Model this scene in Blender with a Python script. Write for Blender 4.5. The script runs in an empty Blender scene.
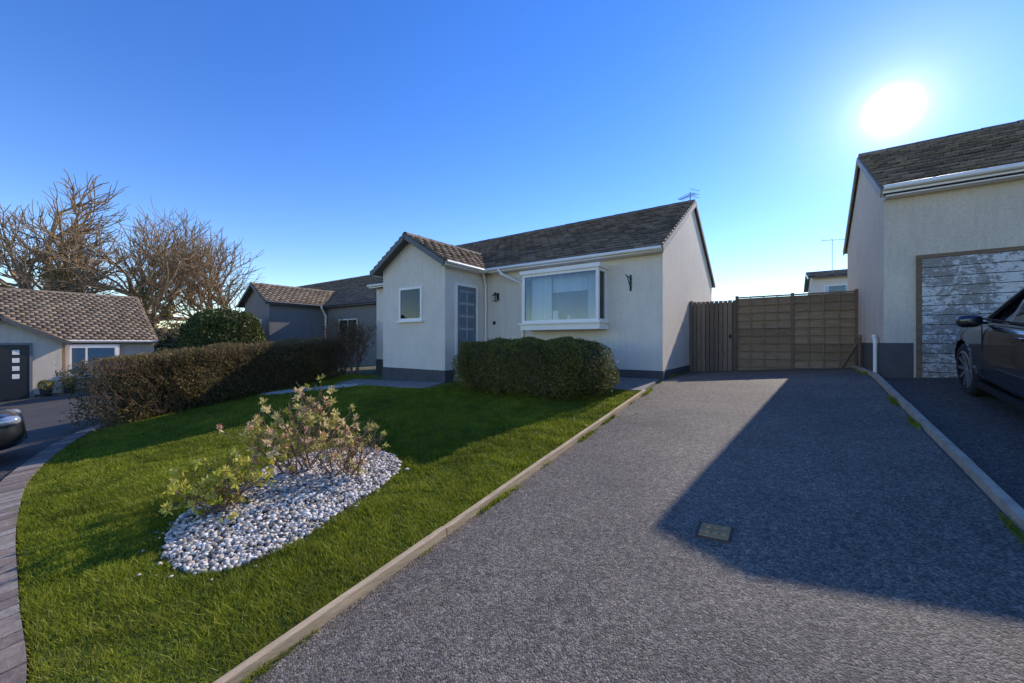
import bpy, bmesh, math, random
import numpy as np
from mathutils import Vector, Matrix
random.seed(7); rng=np.random.default_rng(7)
sc=bpy.context.scene
R=math.radians
SUN_EL, SUN_AZ = 32.5, 14.0

# ------------------------------------------------------------------ helpers
def link(o,parent=None):
    sc.collection.objects.link(o)
    if parent: o.parent=parent
    return o
def empty(name):
    o=bpy.data.objects.new(name,None); o.empty_display_size=.3
    return link(o)
def np_mesh(name,V,F,mat,parent=None,tint=None,smooth=False):
    V=np.asarray(V,dtype=np.float32); F=np.asarray(F,dtype=np.int32)
    me=bpy.data.meshes.new(name); m,k=F.shape
    me.vertices.add(len(V)); me.vertices.foreach_set('co',V.ravel())
    me.loops.add(m*k); me.loops.foreach_set('vertex_index',F.ravel())
    me.polygons.add(m); me.polygons.foreach_set('loop_start',np.arange(0,m*k,k,dtype=np.int32))
    me.polygons.foreach_set('loop_total',np.full(m,k,dtype=np.int32))
    if smooth: me.polygons.foreach_set('use_smooth',np.ones(m,dtype=bool))
    me.update(calc_edges=True)
    if tint is not None:
        a=me.attributes.new('tint','FLOAT','POINT'); a.data.foreach_set('value',np.asarray(tint,dtype=np.float32))
    me.materials.append(mat)
    o=bpy.data.objects.new(name,me); return link(o,parent)
def mesh_obj(name,V,F,mat,parent=None,bevel=0,smooth=False,tint=None):
    me=bpy.data.meshes.new(name); me.from_pydata([tuple(v) for v in V],[],F)
    bm=bmesh.new(); bm.from_mesh(me); bmesh.ops.recalc_face_normals(bm,faces=bm.faces)
    if bevel: bmesh.ops.bevel(bm,geom=list(bm.edges),offset=bevel,segments=1,affect='EDGES')
    bm.to_mesh(me); bm.free()
    if tint is not None and not bevel:
        a=me.attributes.new('tint','FLOAT','POINT'); a.data.foreach_set('value',tint)
    me.materials.append(mat)
    if smooth:
        for p in me.polygons: p.use_smooth=True
    return link(bpy.data.objects.new(name,me),parent)
BF=[(0,1,2,3),(7,6,5,4),(0,4,5,1),(1,5,6,2),(2,6,7,3),(3,7,4,0)]
def box(name,x0,x1,y0,y1,z0,z1,mat,parent=None,bevel=0):
    V=[(x0,y0,z0),(x1,y0,z0),(x1,y1,z0),(x0,y1,z0),(x0,y0,z1),(x1,y0,z1),(x1,y1,z1),(x0,y1,z1)]
    return mesh_obj(name,V,BF,mat,parent,bevel)
class Acc:
    def __init__(s): s.V=[];s.F=[];s.T=[]
    def box(s,x0,x1,y0,y1,z0,z1,t=None):
        s.hexa([(x0,y0,z0),(x1,y0,z0),(x1,y1,z0),(x0,y1,z0),(x0,y0,z1),(x1,y0,z1),(x1,y1,z1),(x0,y1,z1)],t)
    def hexa(s,vs,t=None):
        b=len(s.V); s.V+=[tuple(v) for v in vs]; s.F+=[tuple(i+b for i in f) for f in BF]
        s.T+=[random.random() if t is None else t]*8
    def beam(s,p0,p1,w,h,up=(0,0,1),t=None):
        p0=Vector(p0);p1=Vector(p1);d=(p1-p0).normalized();sd=d.cross(Vector(up))
        if sd.length<1e-4: sd=d.cross(Vector((1,0,0)))
        sd.normalize();u=sd.cross(d).normalized()
        s.hexa([p0-sd*w/2-u*h/2,p1-sd*w/2-u*h/2,p1+sd*w/2-u*h/2,p0+sd*w/2-u*h/2,
                p0-sd*w/2+u*h/2,p1-sd*w/2+u*h/2,p1+sd*w/2+u*h/2,p0+sd*w/2+u*h/2],t)
    def tube(s,p0,p1,r0,r1,n=8,t=None):
        p0=Vector(p0);p1=Vector(p1);d=(p1-p0)
        if d.length<1e-6:return
        d.normalize();a=d.orthogonal().normalized();b=d.cross(a);k=len(s.V)
        for p,r in((p0,r0),(p1,r1)):
            for i in range(n):
                q=2*math.pi*i/n; s.V.append(tuple(p+a*(r*math.cos(q))+b*(r*math.sin(q))))
        for i in range(n):
            j=(i+1)%n; s.F.append((k+i,k+j,k+n+j,k+n+i))
        s.T+=[random.random() if t is None else t]*(2*n)
    def make(s,name,mat,parent=None,smooth=False,bevel=0):
        return mesh_obj(name,s.V,s.F,mat,parent,bevel,smooth,s.T)
    def make_fast(s,name,mat,parent=None,smooth=False):
        return np_mesh(name,s.V,s.F,mat,parent,s.T,smooth)

# ------------------------------------------------------------------ materials
def newmat(name):
    m=bpy.data.materials.new(name); m.use_nodes=True; nt=m.node_tree
    return m,nt,nt.nodes['Principled BSDF']
def N(nt,t,**k):
    n=nt.nodes.new(t)
    for a,b in k.items(): setattr(n,a,b)
    return n
def ramp(nt,src,stops):
    r=N(nt,'ShaderNodeValToRGB'); e=r.color_ramp.elements
    while len(e)<len(stops): e.new(.5)
    for i,(p,c) in enumerate(stops): e[i].position=p; e[i].color=(*c,1) if len(c)==3 else c
    nt.links.new(src,r.inputs[0]); return r
def noise(nt,scale,detail=4,rough=.6,vec=None,mapscale=None):
    tc=N(nt,'ShaderNodeTexCoord'); v=tc.outputs['Object']
    if mapscale:
        mp=N(nt,'ShaderNodeMapping'); mp.inputs['Scale'].default_value=mapscale; nt.links.new(v,mp.inputs[0]); v=mp.outputs[0]
    n=N(nt,'ShaderNodeTexNoise'); n.inputs['Scale'].default_value=scale; n.inputs['Detail'].default_value=detail
    n.inputs['Roughness'].default_value=rough; nt.links.new(v,n.inputs['Vector']); return n
def mixc(nt,fac,a,b,mode='MIX'):
    m=N(nt,'ShaderNodeMix',data_type='RGBA',blend_type=mode)
    for s,v in((0,fac),(6,a),(7,b)):
        if hasattr(v,'is_linked') or hasattr(v,'links'): nt.links.new(v,m.inputs[s])
        elif isinstance(v,(int,float)): m.inputs[s].default_value=v
        else: m.inputs[s].default_value=(*v,1)
    return m.outputs[2]
def bump(nt,bsdf,h,strength=.5,dist=.01):
    b=N(nt,'ShaderNodeBump'); b.inputs['Strength'].default_value=strength; b.inputs['Distance'].default_value=dist
    nt.links.new(h,b.inputs['Height']); nt.links.new(b.outputs[0],bsdf.inputs['Normal'])
def simple(name,c,rough=.6,var=.15,scale=6,bs=0,bscale=80,metal=0,spec=.5,ms=None):
    m,nt,b=newmat(name)
    n=noise(nt,scale,5,.65,mapscale=ms)
    r=ramp(nt,n.outputs[0],[(.3,tuple(x*(1-var) for x in c)),(.7,tuple(min(1,x*(1+var)) for x in c))])
    nt.links.new(r.outputs[0],b.inputs['Base Color'])
    b.inputs['Roughness'].default_value=rough; b.inputs['Metallic'].default_value=metal
    b.inputs['Specular IOR Level'].default_value=spec
    if bs: bump(nt,b,noise(nt,bscale,3,.6,mapscale=ms).outputs[0],bs,.01)
    return m
def render_wall(name,c,dirt):
    m,nt,b=newmat(name)
    n1=noise(nt,1.3,6,.7); n2=noise(nt,3,5,.7,mapscale=(3,3,.35)); n3=noise(nt,60,3,.7)
    a=ramp(nt,n1.outputs[0],[(.3,tuple(x*.9 for x in c)),(.65,c)])
    st=ramp(nt,n2.outputs[0],[(.48,(0,0,0)),(.8,(.5,.5,.5))])
    col=mixc(nt,st.outputs[0],a.outputs[0],dirt)
    sp=ramp(nt,n3.outputs[0],[(.3,(.80,.80,.80)),(.6,(1,1,1))])
    col=mixc(nt,1.0,col,sp.outputs[0],'MULTIPLY')
    nt.links.new(col,b.inputs['Base Color']); b.inputs['Roughness'].default_value=.9
    b.inputs['Specular IOR Level'].default_value=.2
    bump(nt,b,n3.outputs[0],.8,.014); return m
WHITE=render_wall('roughcast_white',(.88,.77,.63),(.64,.54,.43))
CREAM=render_wall('roughcast_cream',(.77,.645,.50),(.48,.39,.30))
GREYW=render_wall('render_grey',(.25,.23,.21),(.16,.15,.135))
PLINTH=simple('plinth_grey',(.085,.08,.078),.8,.2,4,.4,60)
UPVC=simple('upvc_white',(.87,.81,.73),.35,.04,3)
BARGE=simple('barge_grey',(.10,.095,.092),.5,.1,3)
TAN=simple('barge_tan',(.33,.26,.19),.6,.15,4)
DARK=simple('dark_backing',(.035,.037,.04),.9,.2,3)
NET=simple('net_curtain',(.36,.37,.38),.95,.12,3,.5,8,ms=(8,8,.1))
CURTAIN=simple('curtain_fabric',(.80,.75,.68),.9,.12,4,.5,8,ms=(6,6,.1))
DOORG=simple('door_grey',(.17,.175,.18),.45,.1,3)
DOORB=simple('door_black',(.02,.021,.023),.4,.1,3)
METAL=simple('metal_grey',(.25,.25,.26),.4,.2,10,metal=.8)
BLACK=simple('black_plastic',(.012,.012,.013),.5,.1,5)
def tilemat(name,c1,c2,moss):
    m,nt,b=newmat(name)
    at=N(nt,'ShaderNodeAttribute',attribute_name='tint')
    r=ramp(nt,at.outputs['Fac'],[(0,c1),(1,c2)])
    n=noise(nt,2.2,7,.75); n2=noise(nt,35,4,.7)
    f=ramp(nt,n.outputs[0],[(.50,(0,0,0)),(.70,(.7,.7,.7))])
    col=mixc(nt,f.outputs[0],r.outputs[0],moss)
    f2=ramp(nt,n2.outputs[0],[(.3,(.5,.5,.5)),(.7,(1.3,1.3,1.3))])
    col=mixc(nt,1.0,col,f2.outputs[0],'MULTIPLY')
    nt.links.new(col,b.inputs['Base Color']); b.inputs['Roughness'].default_value=.8
    b.inputs['Specular IOR Level'].default_value=.4
    bump(nt,b,n2.outputs[0],.6,.01); return m
TILE=tilemat('concrete_tile',(.125,.093,.07),(.30,.225,.17),(.27,.215,.13))
TILE2=tilemat('concrete_tile_brown',(.16,.115,.08),(.34,.25,.17),(.25,.20,.11))
def asphalt(name,lo,hi,mossy):
    m,nt,b=newmat(name)
    v=N(nt,'ShaderNodeTexVoronoi'); v.inputs['Scale'].default_value=120
    tc=N(nt,'ShaderNodeTexCoord'); nt.links.new(tc.outputs['Object'],v.inputs['Vector'])
    sep=N(nt,'ShaderNodeSeparateColor'); nt.links.new(v.outputs['Color'],sep.inputs[0])
    r=ramp(nt,sep.outputs[0],[(0,lo),(.6,tuple(a*.6+b_*.4 for a,b_ in zip(lo,hi))),(1,hi)])
    n=noise(nt,.9,6,.7); f=ramp(nt,n.outputs[0],[(.3,(.68,.68,.69)),(.7,(1.25,1.22,1.18))])
    col=mixc(nt,1.0,r.outputs[0],f.outputs[0],'MULTIPLY')
    n2=noise(nt,22,4,.75); f=ramp(nt,n2.outputs[0],[(.3,(.55,.55,.55)),(.65,(1.15,1.15,1.15))])
    col=mixc(nt,1.0,col,f.outputs[0],'MULTIPLY')
    if mossy:
        n3=noise(nt,1.9,8,.8); f3=ramp(nt,n3.outputs[0],[(.53,(0,0,0)),(.68,(.75,.75,.75))])
        sx=N(nt,'ShaderNodeSeparateXYZ'); nt.links.new(tc.outputs['Object'],sx.inputs[0])
        mr=N(nt,'ShaderNodeMapRange'); nt.links.new(sx.outputs[0],mr.inputs[0])
        mr.inputs[1].default_value=-1.0; mr.inputs[2].default_value=-1.9; mr.inputs[3].default_value=.15; mr.inputs[4].default_value=1
        my=N(nt,'ShaderNodeMapRange'); nt.links.new(sx.outputs[1],my.inputs[0])
        my.inputs[1].default_value=5.5; my.inputs[2].default_value=9.5; my.inputs[3].default_value=0; my.inputs[4].default_value=1
        ms_=N(nt,'ShaderNodeMath',operation='MAXIMUM');nt.links.new(mr.outputs[0],ms_.inputs[0]);nt.links.new(my.outputs[0],ms_.inputs[1])
        mm=N(nt,'ShaderNodeMath',operation='MULTIPLY'); nt.links.new(f3.outputs[0],mm.inputs[0]); nt.links.new(ms_.outputs[0],mm.inputs[1])
        col=mixc(nt,mm.outputs[0],col,(.11,.09,.035))
    nt.links.new(col,b.inputs['Base Color']); b.inputs['Roughness'].default_value=.75
    b.inputs['Specular IOR Level'].default_value=.35
    h=N(nt,'ShaderNodeMath',operation='SUBTRACT'); h.inputs[0].default_value=1; nt.links.new(v.outputs['Distance'],h.inputs[1])
    bump(nt,b,h.outputs[0],.7,.006); return m
ASPH=asphalt('old_tarmac',(.07,.060,.048),(.34,.28,.215),True)
ASPH2=asphalt('tarmac_dark',(.042,.037,.032),(.18,.155,.125),False)
CONC=simple('concrete_edging',(.44,.345,.25),.9,.25,7,.5,60)
TIMBER=simple('timber_edging',(.50,.36,.21),.85,.3,5,.4,30,ms=(6,.6,6))
GROUND=simple('earth_ground',(.07,.085,.03),.95,.3,.8,.4,20)
PAVE=simple('paving_slab',(.25,.22,.18),.9,.2,5,.4,70)
def lawnmat():
    m,nt,b=newmat('lawn_turf')
    n=noise(nt,1.1,6,.7); r=ramp(nt,n.outputs[0],[(.3,(.085,.12,.012)),(.55,(.13,.17,.016)),(.75,(.20,.19,.03))])
    n2=noise(nt,70,3,.7); f=ramp(nt,n2.outputs[0],[(.3,(.35,.35,.35)),(.65,(1.2,1.2,1.2))])
    nt.links.new(mixc(nt,1.0,r.outputs[0],f.outputs[0],'MULTIPLY'),b.inputs['Base Color'])
    b.inputs['Roughness'].default_value=.9; bump(nt,b,n2.outputs[0],.8,.03); return m
LAWN=lawnmat()
def leafmat(name,stops,trans=.35,patch=None,rough=.55):
    m,nt,b=newmat(name)
    at=N(nt,'ShaderNodeAttribute',attribute_name='tint'); r=ramp(nt,at.outputs['Fac'],stops); col=r.outputs[0]
    if patch:
        n=noise(nt,patch,5,.7); f=ramp(nt,n.outputs[0],[(.32,(.62,.62,.6)),(.68,(1.3,1.22,1.1))])
        col=mixc(nt,1.0,col,f.outputs[0],'MULTIPLY')
    nt.links.new(col,b.inputs['Base Color']); b.inputs['Roughness'].default_value=rough
    b.inputs['Specular IOR Level'].default_value=.3
    t=N(nt,'ShaderNodeBsdfTranslucent'); nt.links.new(col,t.inputs[0])
    mx=N(nt,'ShaderNodeMixShader'); mx.inputs[0].default_value=trans
    nt.links.new(b.outputs[0],mx.inputs[1]); nt.links.new(t.outputs[0],mx.inputs[2])
    nt.links.new(mx.outputs[0],nt.nodes['Material Output'].inputs[0]); return m
GRASS=leafmat('grass_blades',[(0,(.12,.165,.012)),(.5,(.24,.29,.02)),(.85,(.36,.365,.035)),(1,(.46,.40,.12))],.42,1.3)
HEDGE=leafmat('hedge_leaves',[(0,(.075,.08,.018)),(.6,(.18,.17,.035)),(1,(.31,.25,.07))],.3,1.6)
HEDGE2=leafmat('beech_hedge_leaves',[(0,(.085,.078,.026)),(.5,(.18,.15,.05)),(.8,(.26,.19,.07)),(1,(.32,.18,.10))],.38,1.3)
CONIF=leafmat('conifer_foliage',[(0,(.05,.075,.02)),(1,(.15,.17,.04))],.2,1.)
PIERIS=leafmat('pieris_leaves',[(0,(.26,.25,.04)),(.25,(.50,.45,.11)),(.6,(.82,.66,.28)),(.86,(.88,.66,.38)),(1,(.65,.33,.2))],.4)
YELLOW=leafmat('variegated_leaves',[(0,(.28,.30,.03)),(.6,(.62,.56,.08)),(1,(.74,.62,.16))],.4)
BGL=leafmat('distant_foliage',[(0,(.05,.055,.025)),(1,(.15,.135,.06))],.2,.4)
BARK=simple('bark',(.30,.20,.11),.9,.4,3,.5,20)
TWIG=simple('twig_brown',(.20,.12,.075),.9,.3,8)
IVY=leafmat('ivy_leaves',[(0,(.10,.12,.02)),(1,(.38,.36,.06))],.3)
def stonemat():
    m,nt,b=newmat('white_pebbles')
    at=N(nt,'ShaderNodeAttribute',attribute_name='tint')
    r=ramp(nt,at.outputs['Fac'],[(0,(.085,.078,.07)),(.22,(.21,.19,.165)),(.42,(.42,.34,.25)),(.62,(.60,.53,.45)),(1,(.84,.76,.66))])
    nt.links.new(r.outputs[0],b.inputs['Base Color']); b.inputs['Roughness'].default_value=.75; return m
STONE=stonemat()
def brickmat():
    m,nt,b=newmat('block_paver')
    at=N(nt,'ShaderNodeAttribute',attribute_name='tint')
    r=ramp(nt,at.outputs['Fac'],[(0,(.20,.14,.105)),(.6,(.33,.245,.18)),(1,(.40,.335,.26))])
    n=noise(nt,30,4,.7); f=ramp(nt,n.outputs[0],[(.3,(.6,.6,.6)),(.7,(1.1,1.1,1.1))])
    nt.links.new(mixc(nt,1.0,r.outputs[0],f.outputs[0],'MULTIPLY'),b.inputs['Base Color'])
    b.inputs['Roughness'].default_value=.85; bump(nt,b,n.outputs[0],.5,.01); return m
PAVER=brickmat()
def woodmat(name,a,c,ms=(2,2,8)):
    m,nt,b=newmat(name)
    at=N(nt,'ShaderNodeAttribute',attribute_name='tint'); r=ramp(nt,at.outputs['Fac'],[(0,a),(1,c)])
    n=noise(nt,6,6,.7,mapscale=ms); f=ramp(nt,n.outputs[0],[(.3,(.6,.6,.6)),(.7,(1.2,1.2,1.2))])
    nt.links.new(mixc(nt,1.0,r.outputs[0],f.outputs[0],'MULTIPLY'),b.inputs['Base Color'])
    b.inputs['Roughness'].default_value=.85; bump(nt,b,n.outputs[0],.4,.008); return m
FENCEM=woodmat('fence_timber',(.20,.125,.07),(.40,.27,.155),(.6,2,8))
GATEM=woodmat('gate_timber',(.15,.105,.07),(.30,.21,.14),(8,8,.8))
def peelmat():
    m,nt,b=newmat('peeling_paint')
    n=noise(nt,14,12,.85,mapscale=(1,1,1.6)); n2=noise(nt,30,5,.7,mapscale=(.5,1,3)); n3=noise(nt,2.4,4,.7)
    ad=N(nt,'ShaderNodeMath',operation='MULTIPLY_ADD');nt.links.new(n3.outputs[0],ad.inputs[0]);ad.inputs[1].default_value=.5;nt.links.new(n.outputs[0],ad.inputs[2])
    f=ramp(nt,ad.outputs[0],[(.735,(0,0,0)),(.76,(1,1,1))])
    w=ramp(nt,n2.outputs[0],[(.3,(.17,.15,.13)),(.7,(.33,.30,.26))])
    p=ramp(nt,n2.outputs[0],[(.3,(.54,.52,.49)),(.7,(.70,.67,.62))])
    nt.links.new(mixc(nt,f.outputs[0],w.outputs[0],p.outputs[0]),b.inputs['Base Color'])
    b.inputs['Roughness'].default_value=.7; bump(nt,b,f.outputs[0],.6,.004); return m
PEEL=peelmat()
def glass(name,tr,ior=1.5):
    m=bpy.data.materials.new(name); m.use_nodes=True; nt=m.node_tree; nt.nodes.clear()
    o=N(nt,'ShaderNodeOutputMaterial'); g=N(nt,'ShaderNodeBsdfGlossy'); g.inputs['Roughness'].default_value=.02
    g.inputs['Color'].default_value=(.9,.93,.95,1)
    t=N(nt,'ShaderNodeBsdfTransparent'); t.inputs[0].default_value=tr
    fr=N(nt,'ShaderNodeFresnel'); fr.inputs[0].default_value=ior
    mx=N(nt,'ShaderNodeMixShader'); nt.links.new(fr.outputs[0],mx.inputs[0]); nt.links.new(t.outputs[0],mx.inputs[1]); nt.links.new(g.outputs[0],mx.inputs[2])
    n=noise(nt,1.5,2,.5); bp=N(nt,'ShaderNodeBump'); bp.inputs['Strength'].default_value=.05; nt.links.new(n.outputs[0],bp.inputs['Height']); nt.links.new(bp.outputs[0],g.inputs['Normal'])
    nt.links.new(mx.outputs[0],o.inputs[0]); return m
GLASS=glass('window_glass',(.8,.88,.95,1)); CARGLASS=glass('car_glass',(.12,.13,.14,1),1.6)
def paintmat():
    m,nt,b=newmat('car_paint_black')
    n=noise(nt,200,2,.5); r=ramp(nt,n.outputs[0],[(.3,(.008,.008,.01)),(.7,(.014,.014,.018))])
    nt.links.new(r.outputs[0],b.inputs['Base Color']); b.inputs['Roughness'].default_value=.28
    b.inputs['Coat Weight'].default_value=1; b.inputs['Coat Roughness'].default_value=.04; return m
PAINT=paintmat()
TYRE=simple('tyre_rubber',(.02,.02,.02),.85,.2,20); ALLOY=simple('alloy_wheel',(.35,.36,.37),.35,.1,10,metal=.7)
LAMPM=simple('headlamp_lens',(.5,.52,.55),.1,.1,10,metal=.5); RUST=simple('rusty_cover',(.42,.24,.10),.8,.35,18,.6,70)

# ------------------------------------------------------------------ terrain
GX=[-400,-60,-40,-23,-6,-1.95,4,8,400]; GXh=[-1.15,-1.15,-1.05,-.627,-.032,0,.4165,.5,.5]
GY=[-400,-4,0,7.8,400]; GYh=[-.45,-.43,0,.835,.9]
def g(x,y): return -1.58+np.interp(x,GX,GXh)+np.interp(y,GY,GYh)
def gf(x,y): return float(g(x,y))
def grid(name,xs,ys,off,mat):
    xs=np.array(xs);ys=np.array(ys);X,Y=np.meshgrid(xs,ys);Z=g(X,Y)+off
    V=np.stack([X,Y,Z],-1).reshape(-1,3);nx=len(xs);ny=len(ys)
    i,j=np.meshgrid(np.arange(nx-1),np.arange(ny-1));a=(j*nx+i).ravel()
    return np_mesh(name,V,np.stack([a,a+1,a+nx+1,a+nx],1),mat)
xs=sorted(set([-400,-300,-200,-100,-60,-40]+list(np.arange(-30,10.1,1.0))+[-23,-6,-1.95,4,8,20,50,100,200,300,400]))
ys=sorted(set([-400,-200,-100,-50,-20,-10]+list(np.arange(-4,30,1.0))+[7.8,40,70,100,200,300,400]))
grid('ground',xs,ys,0,GROUND)
def strip(name,A,B,n,off,mat,zfun=None):
    A=np.array(A,float);B=np.array(B,float);V=[];m=len(A)
    for k in range(n+1):
        P=A+(B-A)*k/n; V.append(np.stack([P[:,0],P[:,1],g(P[:,0],P[:,1])+off],1))
    V=np.concatenate(V);F=[]
    for k in range(n):
        for i in range(m-1): F.append((k*m+i,k*m+i+1,(k+1)*m+i+1,(k+1)*m+i))
    return mesh_obj(name,V,F,mat)
def resample(P,step):
    P=np.array(P,float)
    Q=[]
    for i in range(len(P)-1):
        p0=P[max(i-1,0)];p1=P[i];p2=P[i+1];p3=P[min(i+2,len(P)-1)]
        for t in np.linspace(0,1,12,endpoint=False):
            Q.append(.5*((2*p1)+(-p0+p2)*t+(2*p0-5*p1+4*p2-p3)*t*t+(-p0+3*p1-3*p2+p3)*t**3))
    Q.append(P[-1]);Q=np.array(Q);d=np.r_[0,np.cumsum(np.linalg.norm(np.diff(Q,axis=0),axis=1))]
    s=np.arange(0,d[-1],step);return np.stack([np.interp(s,d,Q[:,0]),np.interp(s,d,Q[:,1])],1)
kerb_pts=[(8,-.5),(-1,-.5),(-1.95,-.25),(-2.4,.05),(-2.82,.17),(-3.8,.2),(-5.56,.29),(-7.5,.55),(-10,1.35),(-11.5,2.5),(-12.2,4),(-12.5,9)]
KC=resample(kerb_pts,.117)
KR=resample(kerb_pts,.4)
def offs(C,d):
    T=np.gradient(C,axis=0);T/=np.linalg.norm(T,axis=1)[:,None]
    Nn=np.stack([T[:,1],-T[:,0]],1)
    return C-Nn*d
O=[]
for p in KR:
    t=np.clip((8-p[0])/20.5,0,1)
    O.append((8-42*t, -14+ (max(0,p[1]-2)*3.2)))
strip('road',offs(KR,.0),O,24,.02,ASPH2)
xx=list(np.linspace(-1.93,1.0,14)); grid('driveway',xx,sorted(set(list(np.arange(-.6,10.2,.4))+[0,7.8,10.2])),.022,ASPH)
grid('garage_driveway',list(np.linspace(1.08,4,8))+[8],sorted(set(list(np.arange(-.6,7.6,.4))+[0,7.66])),.022,ASPH2)
KL=np.array([p for p in KC if -11.5<p[0]<-2.0])
def klow(x): return np.interp(x,KL[::-1,0],KL[::-1,1])
lx=np.linspace(-11.4,-1.99,64); strip('lawn',np.stack([lx,klow(lx)+.02],1),np.stack([lx,np.full_like(lx,6.9)],1),34,.02,LAWN)
kb=Acc()
inn=offs(KC,.0);out=offs(KC,.23)
for i in range(len(KC)-1):
    if KC[i][0]>-1.2: continue
    q=[inn[i],inn[i+1]*.93+inn[i]*.07,out[i+1]*.93+out[i]*.07,out[i]]
    dz=random.uniform(-.004,.004)
    b=[(p[0],p[1],gf(*p)-.05) for p in q];t=[(p[0],p[1],gf(*p)+.05+dz) for p in q]
    kb.hexa(b+t)
kb.make('block_paver_kerb',PAVER)
a=Acc();y=.35
while y<6.6:
    y2=min(y+1.6,6.62); a.beam((-1.955+random.uniform(-.006,.006),y+.005,gf(-1.95,y)+.03),(-1.955,y2-.005,gf(-1.95,y2)+.03+random.uniform(-.006,.006)),.045,.09); y=y2
a.make('timber_edging',TIMBER)
a=Acc();y=-.4
while y<9.6:
    y2=y+.9; a.beam((1.04+random.uniform(-.005,.005),y+.006,gf(1.04,y)+.03),(1.04,y2-.006,gf(1.04,y2)+.03+random.uniform(-.004,.004)),.05,.1); y=y2
a.make('concrete_edging',CONC)
def slabs(name,x0,x1,y0,y1,s=.45):
    a=Acc();nx=max(1,round((x1-x0)/s));ny=max(1,round((y1-y0)/s));dx=(x1-x0)/nx;dy=(y1-y0)/ny
    for i in range(nx):
        for j in range(ny):
            X0,X1,Y0,Y1=x0+i*dx+.004,x0+(i+1)*dx-.004,y0+j*dy+.004,y0+(j+1)*dy-.004
            q=[(X0,Y0),(X1,Y0),(X1,Y1),(X0,Y1)]
            a.hexa([(p[0],p[1],gf(*p)-.02) for p in q]+[(p[0],p[1],gf(*p)+.05) for p in q])
    return a.make(name,PAVE)
slabs('paving_path',-6.24,-1.99,6.62,7.66)
slabs('paving_path',-9.6,-6.25,5.62,6.22)
e=empty('drain_cover');x0,x1,y0,y1=-.46,-.27,2.56,2.74
def gquad(x0,x1,y0,y1,o0,o1):
    q=[(x0,y0),(x1,y0),(x1,y1),(x0,y1)];return [(p[0],p[1],gf(*p)+o0) for p in q]+[(p[0],p[1],gf(*p)+o1) for p in q]
a=Acc();a.hexa(gquad(x0,x1,y0,y1,.0,.030));a.make('frame',simple('cover_surround',(.09,.065,.045),.9,.3,20,.5,60),e)
a=Acc();a.hexa(gquad(x0+.015,x1-.015,y0+.015,y1-.015,.01,.034))
for k in range(3):
    for l in range(2):
        cx=x0+.045+k*.045;cy=y0+.05+l*.06;a.hexa(gquad(cx,cx+.025,cy,cy+.03,.03,.042))
a.make('cover',RUST,e)

# ------------------------------------------------------------------ building helpers
def tile_slope(name,o,u,v,W,Ls,mat,parent,tw=.24,th=.2):
    o=Vector(o);u=Vector(u).normalized();v=Vector(v).normalized();n=u.cross(v)
    if n.z<0:n=-n
    a=Acc();rows=math.ceil(Ls/th);th=Ls/rows
    for j in range(rows):
        x=-(tw/2 if j%2 else 0)
        while x<W-.01:
            a0=max(0,x);a1=min(W,x+tw-.008);x+=tw
            if a1-a0<.02: continue
            j1=random.uniform(-.005,.005);j2=j1+random.uniform(-.004,.004);vv=j*th-.03+random.uniform(-.006,.006);v1=(j+1)*th
            def P(s,t,h): return o+u*s+v*t+n*h
            a.hexa([P(a0,vv,.014+j1),P(a1,vv,.014+j2),P(a1,v1,-.01),P(a0,v1,-.01),P(a0,vv,.058+j1),P(a1,vv,.058+j2),P(a1,v1,.012),P(a0,v1,.012)])
    a.make_fast(name,mat,parent)
def gable(name_parent,axis,a0,a1,c0,c1,zb,ze,zr,wall,tile,oh=.2,ohg=.06,barge=BARGE,cr=None,ends=(1,1)):
    T=(lambda a,c,z:(a,c,z)) if axis=='x' else (lambda a,c,z:(c,a,z))
    if cr is None: cr=(c0+c1)/2
    V=[T(a,c,z) for a in(a0,a1) for c,z in((c0,zb),(c1,zb),(c1,ze),(cr,zr-.03),(c0,ze))]
    F=[(0,1,2,3,4),(5,6,7,8,9),(0,1,6,5),(1,2,7,6),(2,3,8,7),(3,4,9,8),(4,0,5,9)]
    mesh_obj('walls',V,F,wall,name_parent)
    A0,A1=a0-ohg*ends[0],a1+ohg*ends[1]
    for c,nm in((c0,'roof_front'),(c1,'roof_back')):
        sgn=1 if cr>c else -1; sl=(zr-ze)/abs(cr-c)
        ec=c-sgn*oh; ez=ze-sl*oh+.03
        o=T(A0,ec,ez);vv=Vector(T(0,cr-ec,zr+.03-ez));Ls=vv.length
        tile_slope(nm+'_tiles',o,T(1,0,0),vv,A1-A0,Ls,tile,name_parent)
        q=[T(A0,ec,ez),T(A1,ec,ez),T(A1,cr,zr+.03),T(A0,cr,zr+.03)]
        mesh_obj(nm+'_deck',[(x,y,z-.07) for x,y,z in q]+[(x,y,z-.012) for x,y,z in q],BF,BARGE,name_parent)
        b=Acc()
        for A,on in((A0-.012,ends[0]),(A1+.012,ends[1])):
            if on: b.beam(T(A,ec,ez-.06),T(A,cr,zr-.03),.024,.11)
        if b.V: b.make(nm+'_bargeboard',barge,name_parent)
    r=Acc();x=A0
    while x<A1-.05:
        x2=min(x+.38,A1);r.tube(T(x,cr,zr-.01+random.uniform(-.004,.004)),T(x2-.008,cr,zr-.01),.095,.09,10);x=x2
    r.make('ridge_tiles',tile,name_parent,smooth=True)
def gutter(parent,p0,p1,side,mat=UPVC):
    p0=Vector(p0);p1=Vector(p1);s=Vector(side)
    a=Acc();a.beam(p0,p1,.03,.085);a.make('fascia',mat,parent)
    a=Acc();a.tube(p0+s*.05+Vector((0,0,.025)),p1+s*.05+Vector((0,0,.01)),.036,.036,10);a.make('gutter',mat,parent,smooth=True)
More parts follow.
